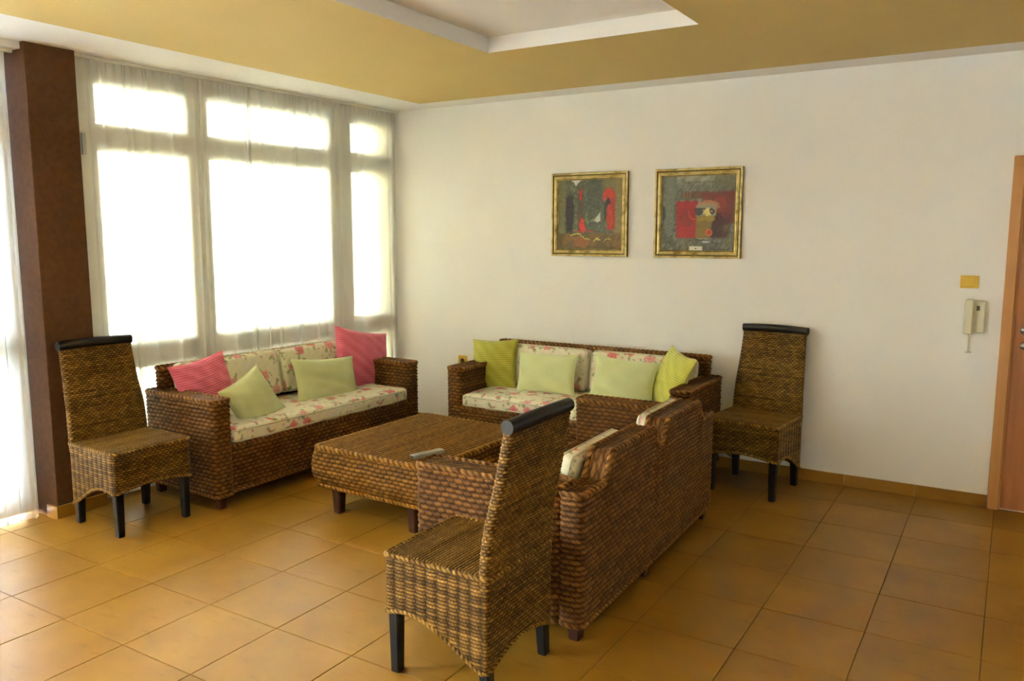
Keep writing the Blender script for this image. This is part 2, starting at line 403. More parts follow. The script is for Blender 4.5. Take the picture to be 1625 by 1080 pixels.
# ceiling: white border, mustard field, recessed white tray
m = MB()
xa, xb, ya, yb = -3.952, XR, YF, 5.068
tx0, tx1, ty0, ty1, th = -2.53, -1.345, -.6, 3.858, .08
def quad(x0, x1, y0, y1, z, mi): m.add([(x0, y0, z), (x0, y1, z), (x1, y1, z), (x1, y0, z)], [(0, 1, 2, 3)], mi)
quad(-4.8, xa, YF, YB+.05, ZC, 0); quad(xa, xb, yb, YB+.05, ZC, 0)
quad(xa, tx0, ya, yb, ZC, 1); quad(tx1, xb, ya, yb, ZC, 1); quad(tx0, tx1, ty1, yb, ZC, 1); quad(tx0, tx1, ya, ty0, ZC, 1)
m.add([(tx0, ty0, ZC), (tx0, ty1, ZC), (tx1, ty1, ZC), (tx1, ty0, ZC), (tx0, ty0, ZC+th), (tx0, ty1, ZC+th), (tx1, ty1, ZC+th), (tx1, ty0, ZC+th)],
      [(0, 4, 5, 1), (1, 5, 6, 2), (2, 6, 7, 3), (3, 7, 4, 0), (4, 7, 6, 5)], 0)
m.box(-5.2, XR+.2, YF-.2, YB+.2, 2.72, 2.8, 0)
struct(m, 'ceiling', M['ceil'], 'mustard ceiling with white border and recessed white tray', mats=[M['ceil'], M['yellow']])

# floor: grout bed and 40 cm tiles
m = MB(); m.box(-5.2, XR+.2, YF-.2, YB+.2, -.08, -.003); floor = struct(m, 'floor', M['grout'], 'ochre stone tile floor')
ts = .4015; gx, gy = -1.6111, 2.9264; g = .0018
m = MB(); m.bbox(-ts/2+g, ts/2-g, -ts/2+g, ts/2-g, -.02, 0, .0016)
tile0 = None; rest = MB()
for i in range(-9, 11):
    for j in range(-14, 7):
        x0 = gx+ts*i; y0 = gy+ts*j
        xe, ye = min(x0+ts, XR), min(y0+ts, YB)
        if x0 >= XR or y0 >= YB or xe < -4.7: continue
        full = xe == x0+ts and ye == y0+ts
        inview = (y0+ts > 1.2) and (x0 < .75) and (-4.9 < x0)
        if full and inview:
            if tile0 is None: tile0 = m.build('tile', M['tile'], floor); o = tile0
            else: o = tile0.copy(); COL.objects.link(o); o.parent = floor
            o.location = (x0+ts/2, y0+ts/2, random.uniform(-.0004, .0003)); o.rotation_euler = (random.uniform(-1, 1)*.0008, random.uniform(-1, 1)*.0008, 0)
        elif inview:
            q = MB(); q.bbox(x0+g, xe-g*.5, y0+g, ye, -.02, 0, .0016); q.build('tile', M['tile'], floor)
        else: rest.bbox(x0+g, xe-g, y0+g, ye-g, -.02, 0, .0016)
tag(rest.build('tile_field', M['tile'], floor), kind='stuff')

# baseboards made of tile strips
bb = empty('baseboard_back', (0, YB, 0)); tag(bb, 'ochre tile skirting along the white wall', kind='structure')
x = -4.41
while x < -.06:
    x2 = min(-.0435, x+.398) if x > -4.4 else -4.003+.0
    q = MB(); q.bbox(x+.0012, x2-.0012, -.012, .0, 0, .071, .002); q.build('skirting_tile', M['tile'], bb); x = x2
x = .95
while x < XR-.05:
    x2 = min(XR, x+.398); q = MB(); q.bbox(x+.0012, x2-.0012, -.012, .0, 0, .071, .002); q.build('skirting_tile', M['tile'], bb); x = x2
bp = empty('baseboard_pillar', (-4.408, 2.373, 0)); tag(bp, 'ochre tile skirting around the brown pillar', kind='structure')
q = MB(); q.bbox(0, .012, -.012, .283, 0, .071, .002); q.build('skirting_tile', M['tile'], bp)
q = MB(); q.bbox(-.09, -.0005, -.012, 0, 0, .071, .002); q.build('skirting_tile', M['tile'], bp)

# windows
def window(name, origin, ang, bays, z_levels, ylen, label, shutter_z, sy0=0, slat_mat='shutter'):
    """frame in local coordinates: local y along the wall, x into the room"""
    w = empty(name, origin, ang); tag(w, label, kind='structure')
    f = MB(); D0, D1 = -.05, .0
    zb, zt = z_levels[0][0]-.05, z_levels[-1][1]+.11
    edges = [0]+[e for b in bays for e in b]+[ylen]
    for k in range(0, len(edges), 2): f.bbox(D0, D1+.006, edges[k], edges[k+1], zb-.04, zt, .006)
    zs = [zb-.04]+[e for z in z_levels for e in z]+[zt]
    for b in bays:
        for k in range(0, len(zs), 2): f.bbox(D0+.002, D1, b[0]-.01, b[1]+.01, zs[k], zs[k+1], .006)
    f.build('window_frame', M['frame_white'], w, smooth=False)
    for b in bays:
        for z in z_levels:
            s = MB(); t = .028
            for (a, c, d, e) in ((b[0], b[1], z[0], z[0]+t), (b[0], b[1], z[1]-t, z[1]), (b[0], b[0]+t, z[0]+t, z[1]-t), (b[1]-t, b[1], z[0]+t, z[1]-t)):
                s.bbox(-.04, .012, a, c, d, e, .004)
            s.build('sash', M['frame_white'], w)
            p = MB(); p.box(-.024, -.018, b[0]+t-.002, b[1]-t+.002, z[0]+t-.002, z[1]-t+.002); p.build('pane', M['glass'], w)
    # outside shutter: slats and stiles
    if shutter_z is None: return w
    sl = MB(); sl.bbox(-.0035, .0035, sy0, ylen-.04, -.0425, .0425, .002)
    first = None; z = shutter_z
    while z < 2.5:
        if first is None: o = first = sl.build('slat', M[slat_mat], w)
        else: o = first.copy(); COL.objects.link(o); o.parent = w
        o.location = (-.17, .02, z); o.rotation_euler = (0, math.radians(-10), 0); z += .082
    for b in bays:
        if b[0] < sy0: continue
        q = MB(); q.bbox(-.155, -.125, (b[0]+b[1])/2-.012, (b[0]+b[1])/2+.012, shutter_z-.05, 2.5, .004); q.build('shutter_stile', M['shutter'], w)
    return w
w1 = window('window_1', (XW0+.01, YW0+.045, 0), wang, [(.12, .74), (.855, 1.92), (2.13, 2.60)],
            [(.17, .78), (.885, 2.06), (2.155, 2.43)], 2.66, 'three-bay white window with transoms behind a sheer curtain', .14)
q = MB(); q.bbox(.012, .028, .055, .075, 2.0, 2.12, .003); q.build('hinge', M['metal'], w1)
for yy in (1.0, 2.28):
    q = MB(); q.bbox(.0, .022, yy, yy+.11, .80, .86, .004); q.build('window_handle', M['frame_white'], w1)
w2 = window('window_2', (-4.60, -3.40, 0), 0, [(.09, .95), (1.1, 2.05), (2.2, 3.0), (3.15, 4.0), (4.15, 4.85), (4.97, 5.67)],  # unseen bays lengthened and left open to light the room
            [(.11, .92), (1.0, 2.06), (2.155, 2.43)], 5.77, 'tall white glazed doors behind a sheer curtain', .14, 4.1, 'added_slat')  # slats over the last bays are added to dim them

# curtains: pleated sheer sheets, hung from ceiling rails
def curtain(name, p0, p1, z0, z1, label, seed, parts=1):
    r = np.random.default_rng(seed)
    L = math.hypot(p1[0]-p0[0], p1[1]-p0[1]); tx, ty = (p1[0]-p0[0])/L, (p1[1]-p0[1])/L; nx, ny = ty, -tx
    n = int(L/.004); s = np.linspace(0, L, n); k = int(L/.115)
    ph = np.interp(s, np.sort(np.concatenate([[0, L], r.uniform(0, L, k)])), np.arange(k+2))*np.pi*1.9
    am = np.interp(s, np.linspace(0, L, 14), r.uniform(.25, 1, 14))
    nz = 44; zz = np.linspace(z0, z1, nz); v = (zz-z0)/(z1-z0)
    S_, V = np.meshgrid(s, v, indexing='ij'); PH = ph[:, None]+.25*np.sin(V*5+S_*2); AM = am[:, None]
    gather = .55+.45*(1-V)
    off = .022*AM*gather*(np.sin(PH)+.35*np.sin(2.3*PH+1)) + .005*np.sin(S_*160)*smooth01((V-.93)/.07) 
    slide = .036*AM*np.cos(PH)*(.75+.25*(1-V))*smooth01(s/.12)[:, None]*smooth01((L-s)/.12)[:, None]
    X = p0[0]+tx*(S_+slide)+nx*off; Y = p0[1]+ty*(S_+slide)+ny*off; Z = z0+V*(z1-z0)
    idx = np.arange(n*nz).reshape(n, nz); f = np.stack([idx[:-1, :-1], idx[1:, :-1], idx[1:, 1:], idx[:-1, 1:]], -1).reshape(-1, 4)
    o = mesh_obj(name, np.stack([X, Y, Z], -1).reshape(-1, 3)-np.array([p0[0], p0[1], 0]), f, M['sheer'], loc=(p0[0], p0[1], 0))
    tag(o, label, 'curtain', 'sheer window curtains'); return o
curtain('sheer_curtain', (-4.463, 2.73), (-4.357, 5.255), .015, 2.525, 'white sheer pleated curtain over the wide window behind the floral sofa', 3)
curtain('sheer_curtain', (-4.50, -.4), (-4.50, 2.325), .012, 2.50, 'bright sheer curtain hanging to the floor left of the brown pillar', 11)
def rail(p0, p1, z, label):
    q = MB(); a = Vector((p0[0], p0[1], 0)); b = Vector((p1[0], p1[1], 0)); L = (b-a).length
    q.bbox(-.012, .012, 0, L, -.018, 0, .003)
    for k in range(int(L/.09)): q.bbox(-.004, .004, .04+k*.09, .05+k*.09, -.03, -.014, .001)
    o = q.build('curtain_rail', M['frame_white'], loc=(p0[0], p0[1], z)); o.rotation_euler = (0, 0, math.atan2(b.y-a.y, b.x-a.x)-math.pi/2)
    tag(o, label, 'curtain rail', 'white ceiling curtain rails')
rail((-4.463, 2.66), (-4.352, 5.29), ZC, 'thin white curtain rail on the ceiling above the wide window')
rail((-4.50, -3.4), (-4.50, 2.36), ZC-.035, 'thin white curtain rail left of the brown pillar')

# outside: terrace, parapet and a cream pier beside the shutters
m = MB(); m.box(-40, -4.76, -30, 30, -.2, -.06); struct(m, 'ground', mat_plain('pale_terrace', srgb(206, 204, 196), .8, .05, 3), 'pale terrace outside the windows')
m = MB(); m.bbox(-7.5, -7.38, -8, 12, -.06, .45, .01); struct(m, 'trim_1', mat_plain('cream_render', srgb(226, 206, 152), .8, .03, 3), 'cream parapet outside the windows')
q = MB(); q.bbox(-.28, -.06, 2.50, 2.66, -.02, 2.52, .006); q.build('window_reveal', mat_plain('yellow_render', srgb(232, 212, 140), .8, .03, 3), w1)
# door
d = empty('door_1', (0, YB, 0)); tag(d, 'beech veneer door in a lighter beech frame', kind='structure')
f = MB(); f.bbox(-.042, .012, -.035, 0, 0, 1.932, .004); f.bbox(.868, .922, -.035, 0, 0, 1.932, .004); f.bbox(-.042, .922, -.035, 0, 1.932, 1.985, .004)
f.bbox(.010, .022, -.018, 0, 0, 1.931, .002); f.build('door_frame', M['door_frame'], d)
q = MB(); q.bbox(.020, .866, -.014, -.001, .008, 1.928, .003); lf = q.build('door_leaf', M['door'], d)
q = MB(); q.tube([(.075, -.014, 1.035), (.075, -.026, 1.035)], .024, 20); q.tube([(.075, -.02, 1.035), (.075, -.06, 1.035), (.082, -.066, 1.035), (.18, -.066, 1.033)], .009, 12)
q.tube([(.075, -.014, .95), (.075, -.022, .95)], .022, 20); q.build('handle', M['metal'], lf, smooth=True)

# ------------------------------------------------------------------ chairs
def make_chair():
    root = empty('wicker_chair', (0, 0, 0))
    fx, bx, hw = .215, -.225, .222
    def z0(X, Y):
        k = np.clip((X-bx)/(fx-bx), 0, 1); base = .115+(.235-.115)*smooth01(k*1.05)
        arch_s = .042*np.sin(np.pi*np.clip((k-.05)/.9, 0, 1))**1.0
        ky = np.clip((Y+hw)/(2*hw), 0, 1); arch_f = (.028*(k > .5)+.055*(k <= .5))*np.sin(np.pi*ky)
        return base+arch_s*(np.abs(Y) > hw-.02)*(k > .02)*(k < .98)+arch_f*((k <= .06) | (k >= .94))
    S = Surf()
    wrap(S, (bx, fx, -hw, hw), z0, .445, pat_chair, .03, .0128, .0055, ds=.0062, dz=.0031, r=.022, seed=1)
    cap(S, (bx+.006, fx-.006, -hw+.006, hw-.006), .449, pat_ropes, .022, .0135, .006, d=.0034, along='y', seed=4, dome=.004)
    pts, nr, s, L = rr_path(bx, fx, -hw, hw, .022, .02)
    rope(S, [(p[0]-n[0]*.001, p[1]-n[1]*.001, .445) for p, n in zip(pts, nr)], .0085, .022, True, .004, 2)
    zz = z0(pts[:, 0], pts[:, 1]); rope(S, [(p[0], p[1], z) for p, z in zip(pts, zz)], .0075, .02, True, .004, 3)
    S.build('seat', M['wicker_chair'], root)
    xc = lambda Z: -.035*smooth01((Z-.45)/.35)-.05*np.clip((Z-.62)/.33, 0, 1)**1.35
    S = Surf()
    wrap(S, (bx-.004, bx+.040, -hw, hw), .40, .945, lambda U, V, pu, pv, sd, nx, ny: fine(U, V, .026, pv, sd, 1.0), .03, .0112, .005, ds=.006, dz=.0028, r=.02, xoff=xc, seed=6, yscale=lambda Z: 1-.095*smooth01((Z-.45)/.5))
    S.build('backrest', M['wicker_chair'], root)
    # spine coils along both side edges of the backrest
    xr = bx+.018+float(xc(np.array(.955)))
    q = MB(); n = 12
    ys = np.linspace(-.207, .207, n+1); pts = [(xr-.010*math.sin(math.pi*i/n), y, .962+.006*math.sin(math.pi*i/n)) for i, y in enumerate(ys)]
    q.tube(pts, .0245, 14); r_ = q.build('top_rail', M['black_wood'], root, smooth=False); r_['label'] = 'black rounded wooden top rail'
    for (x, y, z, dx) in ((fx-.03, hw-.032, .30, .0), (fx-.03, -hw+.032, .30, .0), (bx+.032, hw-.032, .22, -.012), (bx+.032, -hw+.032, .22, -.012)):
        q = MB(); q.taper(x, y, 0, z, .0185, .0235, dx=dx); q.build('leg', M['black_wood'], root)
    q = MB(); q.bbox(bx+.02, fx-.02, -hw+.015, hw-.015, .30, .43, .004); q.build('seat_frame', M['black_wood'], root)
    return root
ch = make_chair()
ch.location = (-4.035, 2.587, 0); ch.rotation_euler = (0, 0, math.radians(-3))
tag(ch, 'tall wicker chair with black top rail in front of the brown pillar', 'chair', 'high-backed wicker chairs')
c2 = copy_tree(ch); c2.location = (-1.615, 2.325, 0); c2.rotation_euler = (0, 0, math.radians(180))
c2['label'] = 'nearest wicker chair, seen from behind, black top rail, between table and viewer'
c3 = copy_tree(ch); c3.location = (-1.296, 4.952, 0); c3.rotation_euler = (0, 0, math.radians(-95.5))
c3['label'] = 'wicker chair standing against the white wall right of the back sofa'

# ------------------------------------------------------------------ floral cloth
CREAM = np.array(srgb(228, 220, 190)[:3]); 
def lin(r, g, b): return np.array(srgb(r, g, b)[:3])
def floral(U, V, seed):
    c = np.broadcast_to(CREAM, U.shape+(3,)).copy()
    c *= (1+.03*np.sin(U*90+3*np.sin(V*50)))[..., None]
    r = np.random.default_rng(seed); u0, u1, v0, v1 = U.min(), U.max(), V.min(), V.max()
    pitch = .135
    for i in range(int((u1-u0)/pitch)+2):
        for j in range(int((v1-v0)/pitch)+2):
            cu = u0+(i+.5*(j % 2))*pitch+r.uniform(-.03, .03); cv = v0+j*pitch+r.uniform(-.03, .03)
            kind = r.random(); R = r.uniform(.030, .044) if kind < .48 else r.uniform(.015, .022)
            # leaves and stems
            for k in range(r.integers(2, 5)):
                a = r.uniform(0, 6.28); lu, lv = cu+math.cos(a)*R*1.35, cv+math.sin(a)*R*1.35
                du = (U-lu)*math.cos(a)+(V-lv)*math.sin(a); dv = -(U-lu)*math.sin(a)+(V-lv)*math.cos(a)
                msk = smooth01((1-np.sqrt((du/.026)**2+(dv/.0095)**2))*2.5)*.8
                c += (lin(*((128, 138, 92) if r.random() < .6 else (152, 150, 108)))-c)*msk[..., None]
            du, dv = U-cu, V-cv; d = np.sqrt(du**2+dv**2); a = np.arctan2(dv, du)
            edge = R*(1+.12*np.sin(5*a+r.uniform(0, 6)))
            msk = smooth01((edge-d)/.006)
            red, pink = (lin(196, 48, 52), lin(226, 146, 140)) if r.random() < .6 else (lin(206, 92, 96), lin(232, 184, 170))
            w = .5+.5*np.sin(d/R*13+a*1.5+r.uniform(0, 6)); w = np.clip(w*.8+.35*(d/R), 0, 1)
            c += (red*(1-w)[..., None]+pink*w[..., None]-c)*(msk*.92)[..., None]
            for k in range(3):      # buds
                bu, bv = cu+r.uniform(-.07, .07), cv+r.uniform(-.07, .07)
                msk = smooth01((.0085-np.hypot(U-bu, V-bv))/.004)*.8
                c += (lin(*((176, 84, 84) if r.random() < .5 else (134, 132, 96)))-c)*msk[..., None]
    return np.clip(c, 0, 1)

def cushion(name, hx, hy, hz, r, puff, seed, parent, d=.0075, sag=0):
    """soft box centred on its origin with half sizes; painted cloth; piping as a child"""
    V_, F_, C_ = [], [], []; n0 = 0
    def add(axis, sgn):
        nonlocal n0
        h = [hx, hy, hz]; o = [a for a in range(3) if a != axis]
        a = np.linspace(-h[o[0]], h[o[0]], max(6, int(2*h[o[0]]/d))); b = np.linspace(-h[o[1]], h[o[1]], max(6, int(2*h[o[1]]/d)))
        A, B = np.meshgrid(a, b, indexing='ij'); P = np.zeros(A.shape+(3,)); P[..., o[0]] = A; P[..., o[1]] = B; P[..., axis] = sgn*h[axis]
        inner = np.array([hx-r, hy-r, hz-min(r, hz*.95)]); Q = np.clip(P, -inner, inner); D = P-Q
        L = np.linalg.norm(D/np.array([r, r, min(r, hz*.95)]), axis=-1, keepdims=True); Rv = Q+D/np.maximum(L, 1e-6)
        X, Y, Z = Rv[..., 0]/hx, Rv[..., 1]/hy, Rv[..., 2]
        bul = (1-X**2).clip(0)**.5*(1-np.abs(Y)**3).clip(0)
        Rv[..., 2] = Z+puff*bul*np.sign(Z)*np.abs(Z/hz) + .003*np.sin(Rv[..., 1]*23+seed)*np.sin(Rv[..., 0]*17) - sag*(1-Y**2).clip(0)
        Uc = Rv[..., 1]; Vc = (Rv[..., 0] if axis == 2 else (Rv[..., 2]+hx*sgn if axis == 0 else Rv[..., 0]))
        if axis == 1: Uc = Rv[..., 2]+hy*sgn
        col = floral(Uc, Vc, seed+(3 if axis == 2 and sgn < 0 else axis))
        idx = np.arange(A.size).reshape(A.shape)+n0
        f = np.stack([idx[:-1, :-1], idx[1:, :-1], idx[1:, 1:], idx[:-1, 1:]], -1).reshape(-1, 4)
        if (sgn > 0) != (axis != 1): f = f[:, ::-1]
        V_.append(Rv.reshape(-1, 3)); F_.append(f); C_.append(col.reshape(-1, 3)); n0 += A.size
    for ax in range(3):
        for s in (1, -1): add(ax, s)
    o = mesh_obj(name, np.vstack(V_), np.vstack(F_), M['floral'], parent, True, paint=np.vstack(C_))
    q = MB()
    for s in (1, -1):
        pts, nr, sl, L = rr_path(-hx+.002, hx-.002, -hy+.002, hy-.002, r, .03); zz = s*(hz-min(r, hz*.95)*.45)
        pp = [(p[0], p[1], zz-sag*max(0, 1-(p[1]/hy)**2)) for p in pts]; q.tube(pp+[pp[0]], .0038, 6, False)
    q.build('piping', M['piping'], o, smooth=True)
    return o

# ------------------------------------------------------------------ sofas
def woven_box(name, rect, z0, z1, parent, seed, top_along='y', r=.03, pu=.042, pv=.023, amp=.0115, z1f=None, mat='wicker_sofa', bottom_rope=True, xoff=None, zbulge=None, top_pat=None, pat=None):
    S = Surf()
    wrap(S, rect, z0, z1f or z1, pat or pat_basket, pu, pv, amp, r=r, seed=seed, xoff=xoff, zbulge=zbulge)
    x0, x1, y0, y1 = rect; sh = float(xoff(np.array(z1))) if xoff else 0
    if z1f is None:
        cap(S, (x0+.008+sh, x1-.008+sh, y0+.008, y1-.008), z1+.003, top_pat or pat_basket, pu, pv, amp*.8, along=top_along, seed=seed+1)
    else:
        cap(S, (x0+.006, x1-.006, y0+.006, y1-.006), lambda X, Y: z1f(X, Y)+.003, pat_basket, pu, pv, amp*.6, along=top_along, seed=seed+1)
    pts, nr, s, L = rr_path(x0, x1, y0, y1, r, .02 if z1f is None else .01)
    zt = (z1f(pts[:, 0], pts[:, 1]) if z1f else np.full(len(pts), z1))
    rope(S, [(p[0]-n[0]*.004+sh, p[1]-n[1]*.004, z) for p, n, z in zip(pts, nr, zt)], .0125, .034, True, .006, seed+2)
    if bottom_rope: rope(S, [(p[0]-n[0]*.002, p[1]-n[1]*.002, z0) for p, n in zip(pts, nr)], .010, .03, True, .008, seed+3)
    return S.build(name, M[mat], parent)

def make_sofa(name, W, D, arm_t, arm_z, back_z, back_inset, legs_x, humps=False, seat_cush=True, seed=0, base_z=.078):
    root = empty(name, (0, 0, 0)); hw, hd = W/2, D/2
    for s in (-1, 1):
        y0, y1 = (hw-arm_t, hw) if s > 0 else (-hw, -hw+arm_t)
        woven_box('armrest', (-hd+(.095 if humps else .0), hd, y0, y1), base_z, arm_z, root, seed+10*s+20, 'x', r=.035)
    if humps:
        def z1f(X, Y):
            a = np.abs(Y); k = smooth01((hw-.20-a)/.09); mid = smooth01((a-.018)/.075)
            return arm_z-.015+(back_z-arm_z+.015)*k*mid
        woven_box('backrest', (-hd, -hd+.10, -hw, hw), base_z, back_z, root, seed+3, 'y', r=.03, z1f=z1f, pv=.021, pat=lambda U, V, pu, pv, sd, nx, ny: basket(U, V, pu, pv, sd, True, .5))
    else:
        woven_box('backrest', (-hd+.004, -hd+.085, -hw+back_inset, hw-back_inset), base_z+.1, back_z, root, seed+3, 'y', r=.03)
    woven_box('seat_base', (-hd+.075, hd-.012, -hw+arm_t-.012, hw-arm_t+.012), base_z+.008, .355, root, seed+5, 'y', r=.02)
    if seat_cush:
        c = cushion('seat_cushion', (D-.085)/2, hw-arm_t-.004, .046, .035, .012, seed+50, root)
        c.location = (.052, 0, .358+.050); c['label'] = 'cream seat cushion printed with red roses'
    L = hw-arm_t
    for s in (-1, 1):
        if humps: c = cushion('back_cushion', .150, .27 if s > 0 else .245, .036, .032, .012, seed+60+s, root)
        else: c = cushion('back_cushion', .152, L/2-.006, .052, .04, .014, seed+60+s, root)
        # stand it up: local x of the cushion runs up the backrest
        zc = (.455+.150 if not humps else .36+.175)
        lean = math.radians(12 if not humps else 10)
        c.rotation_euler = (0, -(math.pi/2-0)-lean, 0)
        c.location = (-hd+(.155 if not humps else .185), s*L/2 if not humps else (.39 if s > 0 else -.435), zc); c['label'] = 'cream back cushion printed with red roses'
    for (x, y) in legs_x:
        q = MB(); q.taper(x, y, 0, base_z+.03, .024, .030); q.build('leg', M['red_wood'], root)
    return root
hw, hd = .885, .33
legsA = [(hd-.035, hw-.05), (hd-.035, -hw+.05), (-hd+.05, hw-.05), (-hd+.05, -hw+.05)]
s1 = make_sofa('wicker_sofa', 1.77, .66, .125, .625, .757, .07, legsA, seed=1)
s1.location = (-4.047, 3.805, 0); s1.rotation_euler = (0, 0, math.radians(-2))
tag(s1, 'wicker sofa with floral cushions under the curtained window', 'sofa', 'wicker sofas around the table')
s2 = copy_tree(s1); s2.location = (-2.475, 4.90, 0); s2.rotation_euler = (0, 0, math.radians(-90))
for c in s1.children:
    if c.name.startswith('back_cushion'): c.location.z += .032
s2['label'] = 'wicker sofa with floral cushions against the white wall'
W3, D3 = 1.68, .78
legsB = [(D3/2-.05, .78), (D3/2-.05, -.78), (-D3/2+.045, .79), (-D3/2+.045, .10), (-D3/2+.045, -.78)]
s3 = make_sofa('wicker_sofa', W3, D3, .145, .605, .70, 0, legsB, humps=True, seat_cush=False, seed=4, base_z=.07)
s3.location = (-1.722, 3.465, 0); s3.rotation_euler = (0, 0, math.radians(181.3))
tag(s3, 'wicker sofa seen from behind, two raised back humps, bare woven seat', 'sofa', 'wicker sofas around the table')

# ------------------------------------------------------------------ coffee table
tb = empty('coffee_table', (-2.872, 3.70, 0), math.radians(-1.5)); tag(tb, 'low square wicker coffee table with twisted rope top between the sofas', 'table')
hx, hy, tz = .42, .50, .372
S = Surf()
cap(S, (-hx+.012, hx-.012, -hy+.012, hy-.012), tz+.008, pat_ropes, .021, .029, .014, d=.0052, along='y', seed=9, dome=.002)
pts, nr, s_, L_ = rr_path(-hx, hx, -hy, hy, .045, .02)
rope(S, [(p[0]-n[0]*.012, p[1]-n[1]*.012, tz) for p, n in zip(pts, nr)], .015, .036, True, .006, 12)
S.build('tabletop', M['wicker_table'], tb)
S = Surf()
wrap(S, (-hx, hx, -hy, hy), .155, tz-.008, pat_basket, .042, .022, .012, r=.05, seed=14, zbulge=lambda Z: .022*np.sin(np.pi*np.clip((Z-.155)/.21, 0, 1))-.018*smooth01((.21-Z)/.06))
pts2 = [(p[0]-n[0]*.016, p[1]-n[1]*.016, .155) for p, n in zip(pts, nr)]; rope(S, pts2, .012, .03, True, .007, 15)
S.build('apron', M['wicker_table'], tb)
q = MB(); q.bbox(-hx+.04, hx-.04, -hy+.04, hy-.04, .16, .2, .004); q.build('underframe', M['red_wood'], tb)
for sx in (-1, 1):
    for sy in (-1, 1):
        q = MB(); q.taper(sx*(hx-.145), sy*(hy-.06), 0, .19, .024, .034); q.build('leg', M['red_wood'], tb)
rm = empty('remote_control', (-2.60, 3.362, .390), math.radians(73)); tag(rm, 'grey remote control lying on the corner of the wicker coffee table', 'remote')
q = MB(); q.bbox(-.10, .10, -.024, .024, 0, .02, .006); q.build('body', M['remote'], rm)
q = MB(); q.bbox(-.101, -.096, -.018, .018, .004, .015, .002); q.build('end_window', M['phone_dark'], rm)
for i in range(6):
    for j in range(3):
        q = MB(); q.bbox(-.07+i*.024, -.058+i*.024, -.016+j*.012, -.008+j*.012, .019, .022, .001); q.build('button', M['buttons'], rm)

# ------------------------------------------------------------------ throw pillows
def pillow(name, w, h, t, mat, ribs, loc, right, up, label, group, seed, roll=0.0, pinch=.09):
    n = 96 if ribs else 48
    a = np.linspace(-1, 1, n); U, V = np.meshgrid(a, a, indexing='ij')
    r = np.random.default_rng(seed); p = r.uniform(0, 6.28, 6)
    vs, fs, ts_ = [], [], []
    for s in (1, -1):
        X = w/2*U*(1-pinch*(1-V**2)); Y = h/2*V*(1-pinch*(1-U**2))
        base = ((1-U**2)*(1-V**2)).clip(0)
        Z = s*t/2*base**.42*(1+.10*np.sin(2.1*U+p[0])*np.sin(1.8*V+p[1]))
        wr = .004*np.sin(9*U+5*V+p[2])*np.sin(7*V-3*U+p[3])*base**.3
        Z = Z+s*wr
        if ribs:
            rv = V*h/2/.0155+.3*np.sin(3*U+p[4]); c = np.abs(np.cos(np.pi*rv)); Z = Z+s*.0042*(c**.7-.5)*base**.15; T = .15+.75*c+.1*np.sin(11*U+rv)
        else: T = .5+.07*np.sin(6*U+p[4])*np.sin(5*V+p[5])
        Z[[0, -1], :] = 0; Z[:, [0, -1]] = 0
        idx = np.arange(n*n).reshape(n, n)+(0 if s > 0 else n*n)
        f = np.stack([idx[:-1, :-1], idx[1:, :-1], idx[1:, 1:], idx[:-1, 1:]], -1).reshape(-1, 4)
        vs.append(np.stack([X, Y, Z], -1).reshape(-1, 3)); fs.append(f if s > 0 else f[:, ::-1]); ts_.append(np.clip(T, 0, 1).ravel())
    o = mesh_obj(name, np.vstack(vs), np.vstack(fs), M[mat], None, True, tone=np.concatenate(ts_))
    rt = Vector(right).normalized(); u = Vector(up); u = (u-rt*u.dot(rt)).normalized()
    if roll: rt, u = rt*math.cos(roll)+u*math.sin(roll), u*math.cos(roll)-rt*math.sin(roll)
    nrm = rt.cross(u); mt = Matrix((rt, u, nrm)).transposed().to_4x4(); mt.translation = Vector(loc); o.matrix_world = mt
    b = MB(); k = 24; e = np.linspace(-1, 1, k); ring = [(x, -1) for x in e]+[(1, y) for y in e[1:]]+[(x, 1) for x in e[::-1][1:]]+[(-1, y) for y in e[::-1][1:]]
    b.tube([(w/2*x*(1-pinch*(1-y*y)), h/2*y*(1-pinch*(1-x*x)), 0) for x, y in ring], .0032, 6, False); b.build('seam', M[mat], o, smooth=True)
    sm = o.children[0].data.attributes.new('tone', 'FLOAT', 'POINT'); sm.data.foreach_set('value', np.full(len(o.children[0].data.vertices), .6, np.float32))
    tag(o, label, 'pillow', group); return o
G1, G2 = 'throw pillows on the window sofa', 'throw pillows on the back sofa'
R1, U1 = (.03, 1, 0), (-.30, 0, 1)
pillow('throw_pillow', .40, .35, .12, 'pink', True, (-4.19, 3.205, .635), R1, U1, 'pink ribbed pillow in the left corner of the window sofa', G1, 1, math.radians(8))
pillow('throw_pillow', .33, .32, .12, 'pale', False, (-3.93, 3.34, .55), (.12, 1, 0), (-.35, 0, 1), 'small pale green pillow tilted on one corner, second from left on window sofa', G1, 2, math.radians(24))
pillow('throw_pillow', .56, .30, .13, 'pale', False, (-3.99, 4.035, .568), R1, (-.30, 0, 1), 'wide pale green pillow in the middle of the window sofa', G1, 3, math.radians(-5))
pillow('throw_pillow', .56, .46, .15, 'pink', True, (-4.10, 4.53, .625), (-.02, 1, 0), (-.22, 0, 1), 'big pink ribbed pillow at the right end of the window sofa', G1, 4, math.radians(-12))
R2 = (1, 0, 0); U2 = (0, .25, 1)
pillow('throw_pillow', .38, .38, .14, 'olive', True, (-3.215, 4.97, .605), (1, .05, 0), U2, 'olive ribbed pillow in the left corner of the back sofa', G2, 5, math.radians(4))
pillow('throw_pillow', .47, .29, .13, 'pale', False, (-2.735, 4.90, .59), R2, U2, 'pale green pillow beside the olive pillow on the back sofa', G2, 6, math.radians(2))
pillow('throw_pillow', .46, .29, .13, 'pale', False, (-2.155, 4.90, .60), R2, U2, 'pale green pillow beside the lime pillow on the back sofa', G2, 7, math.radians(-3))
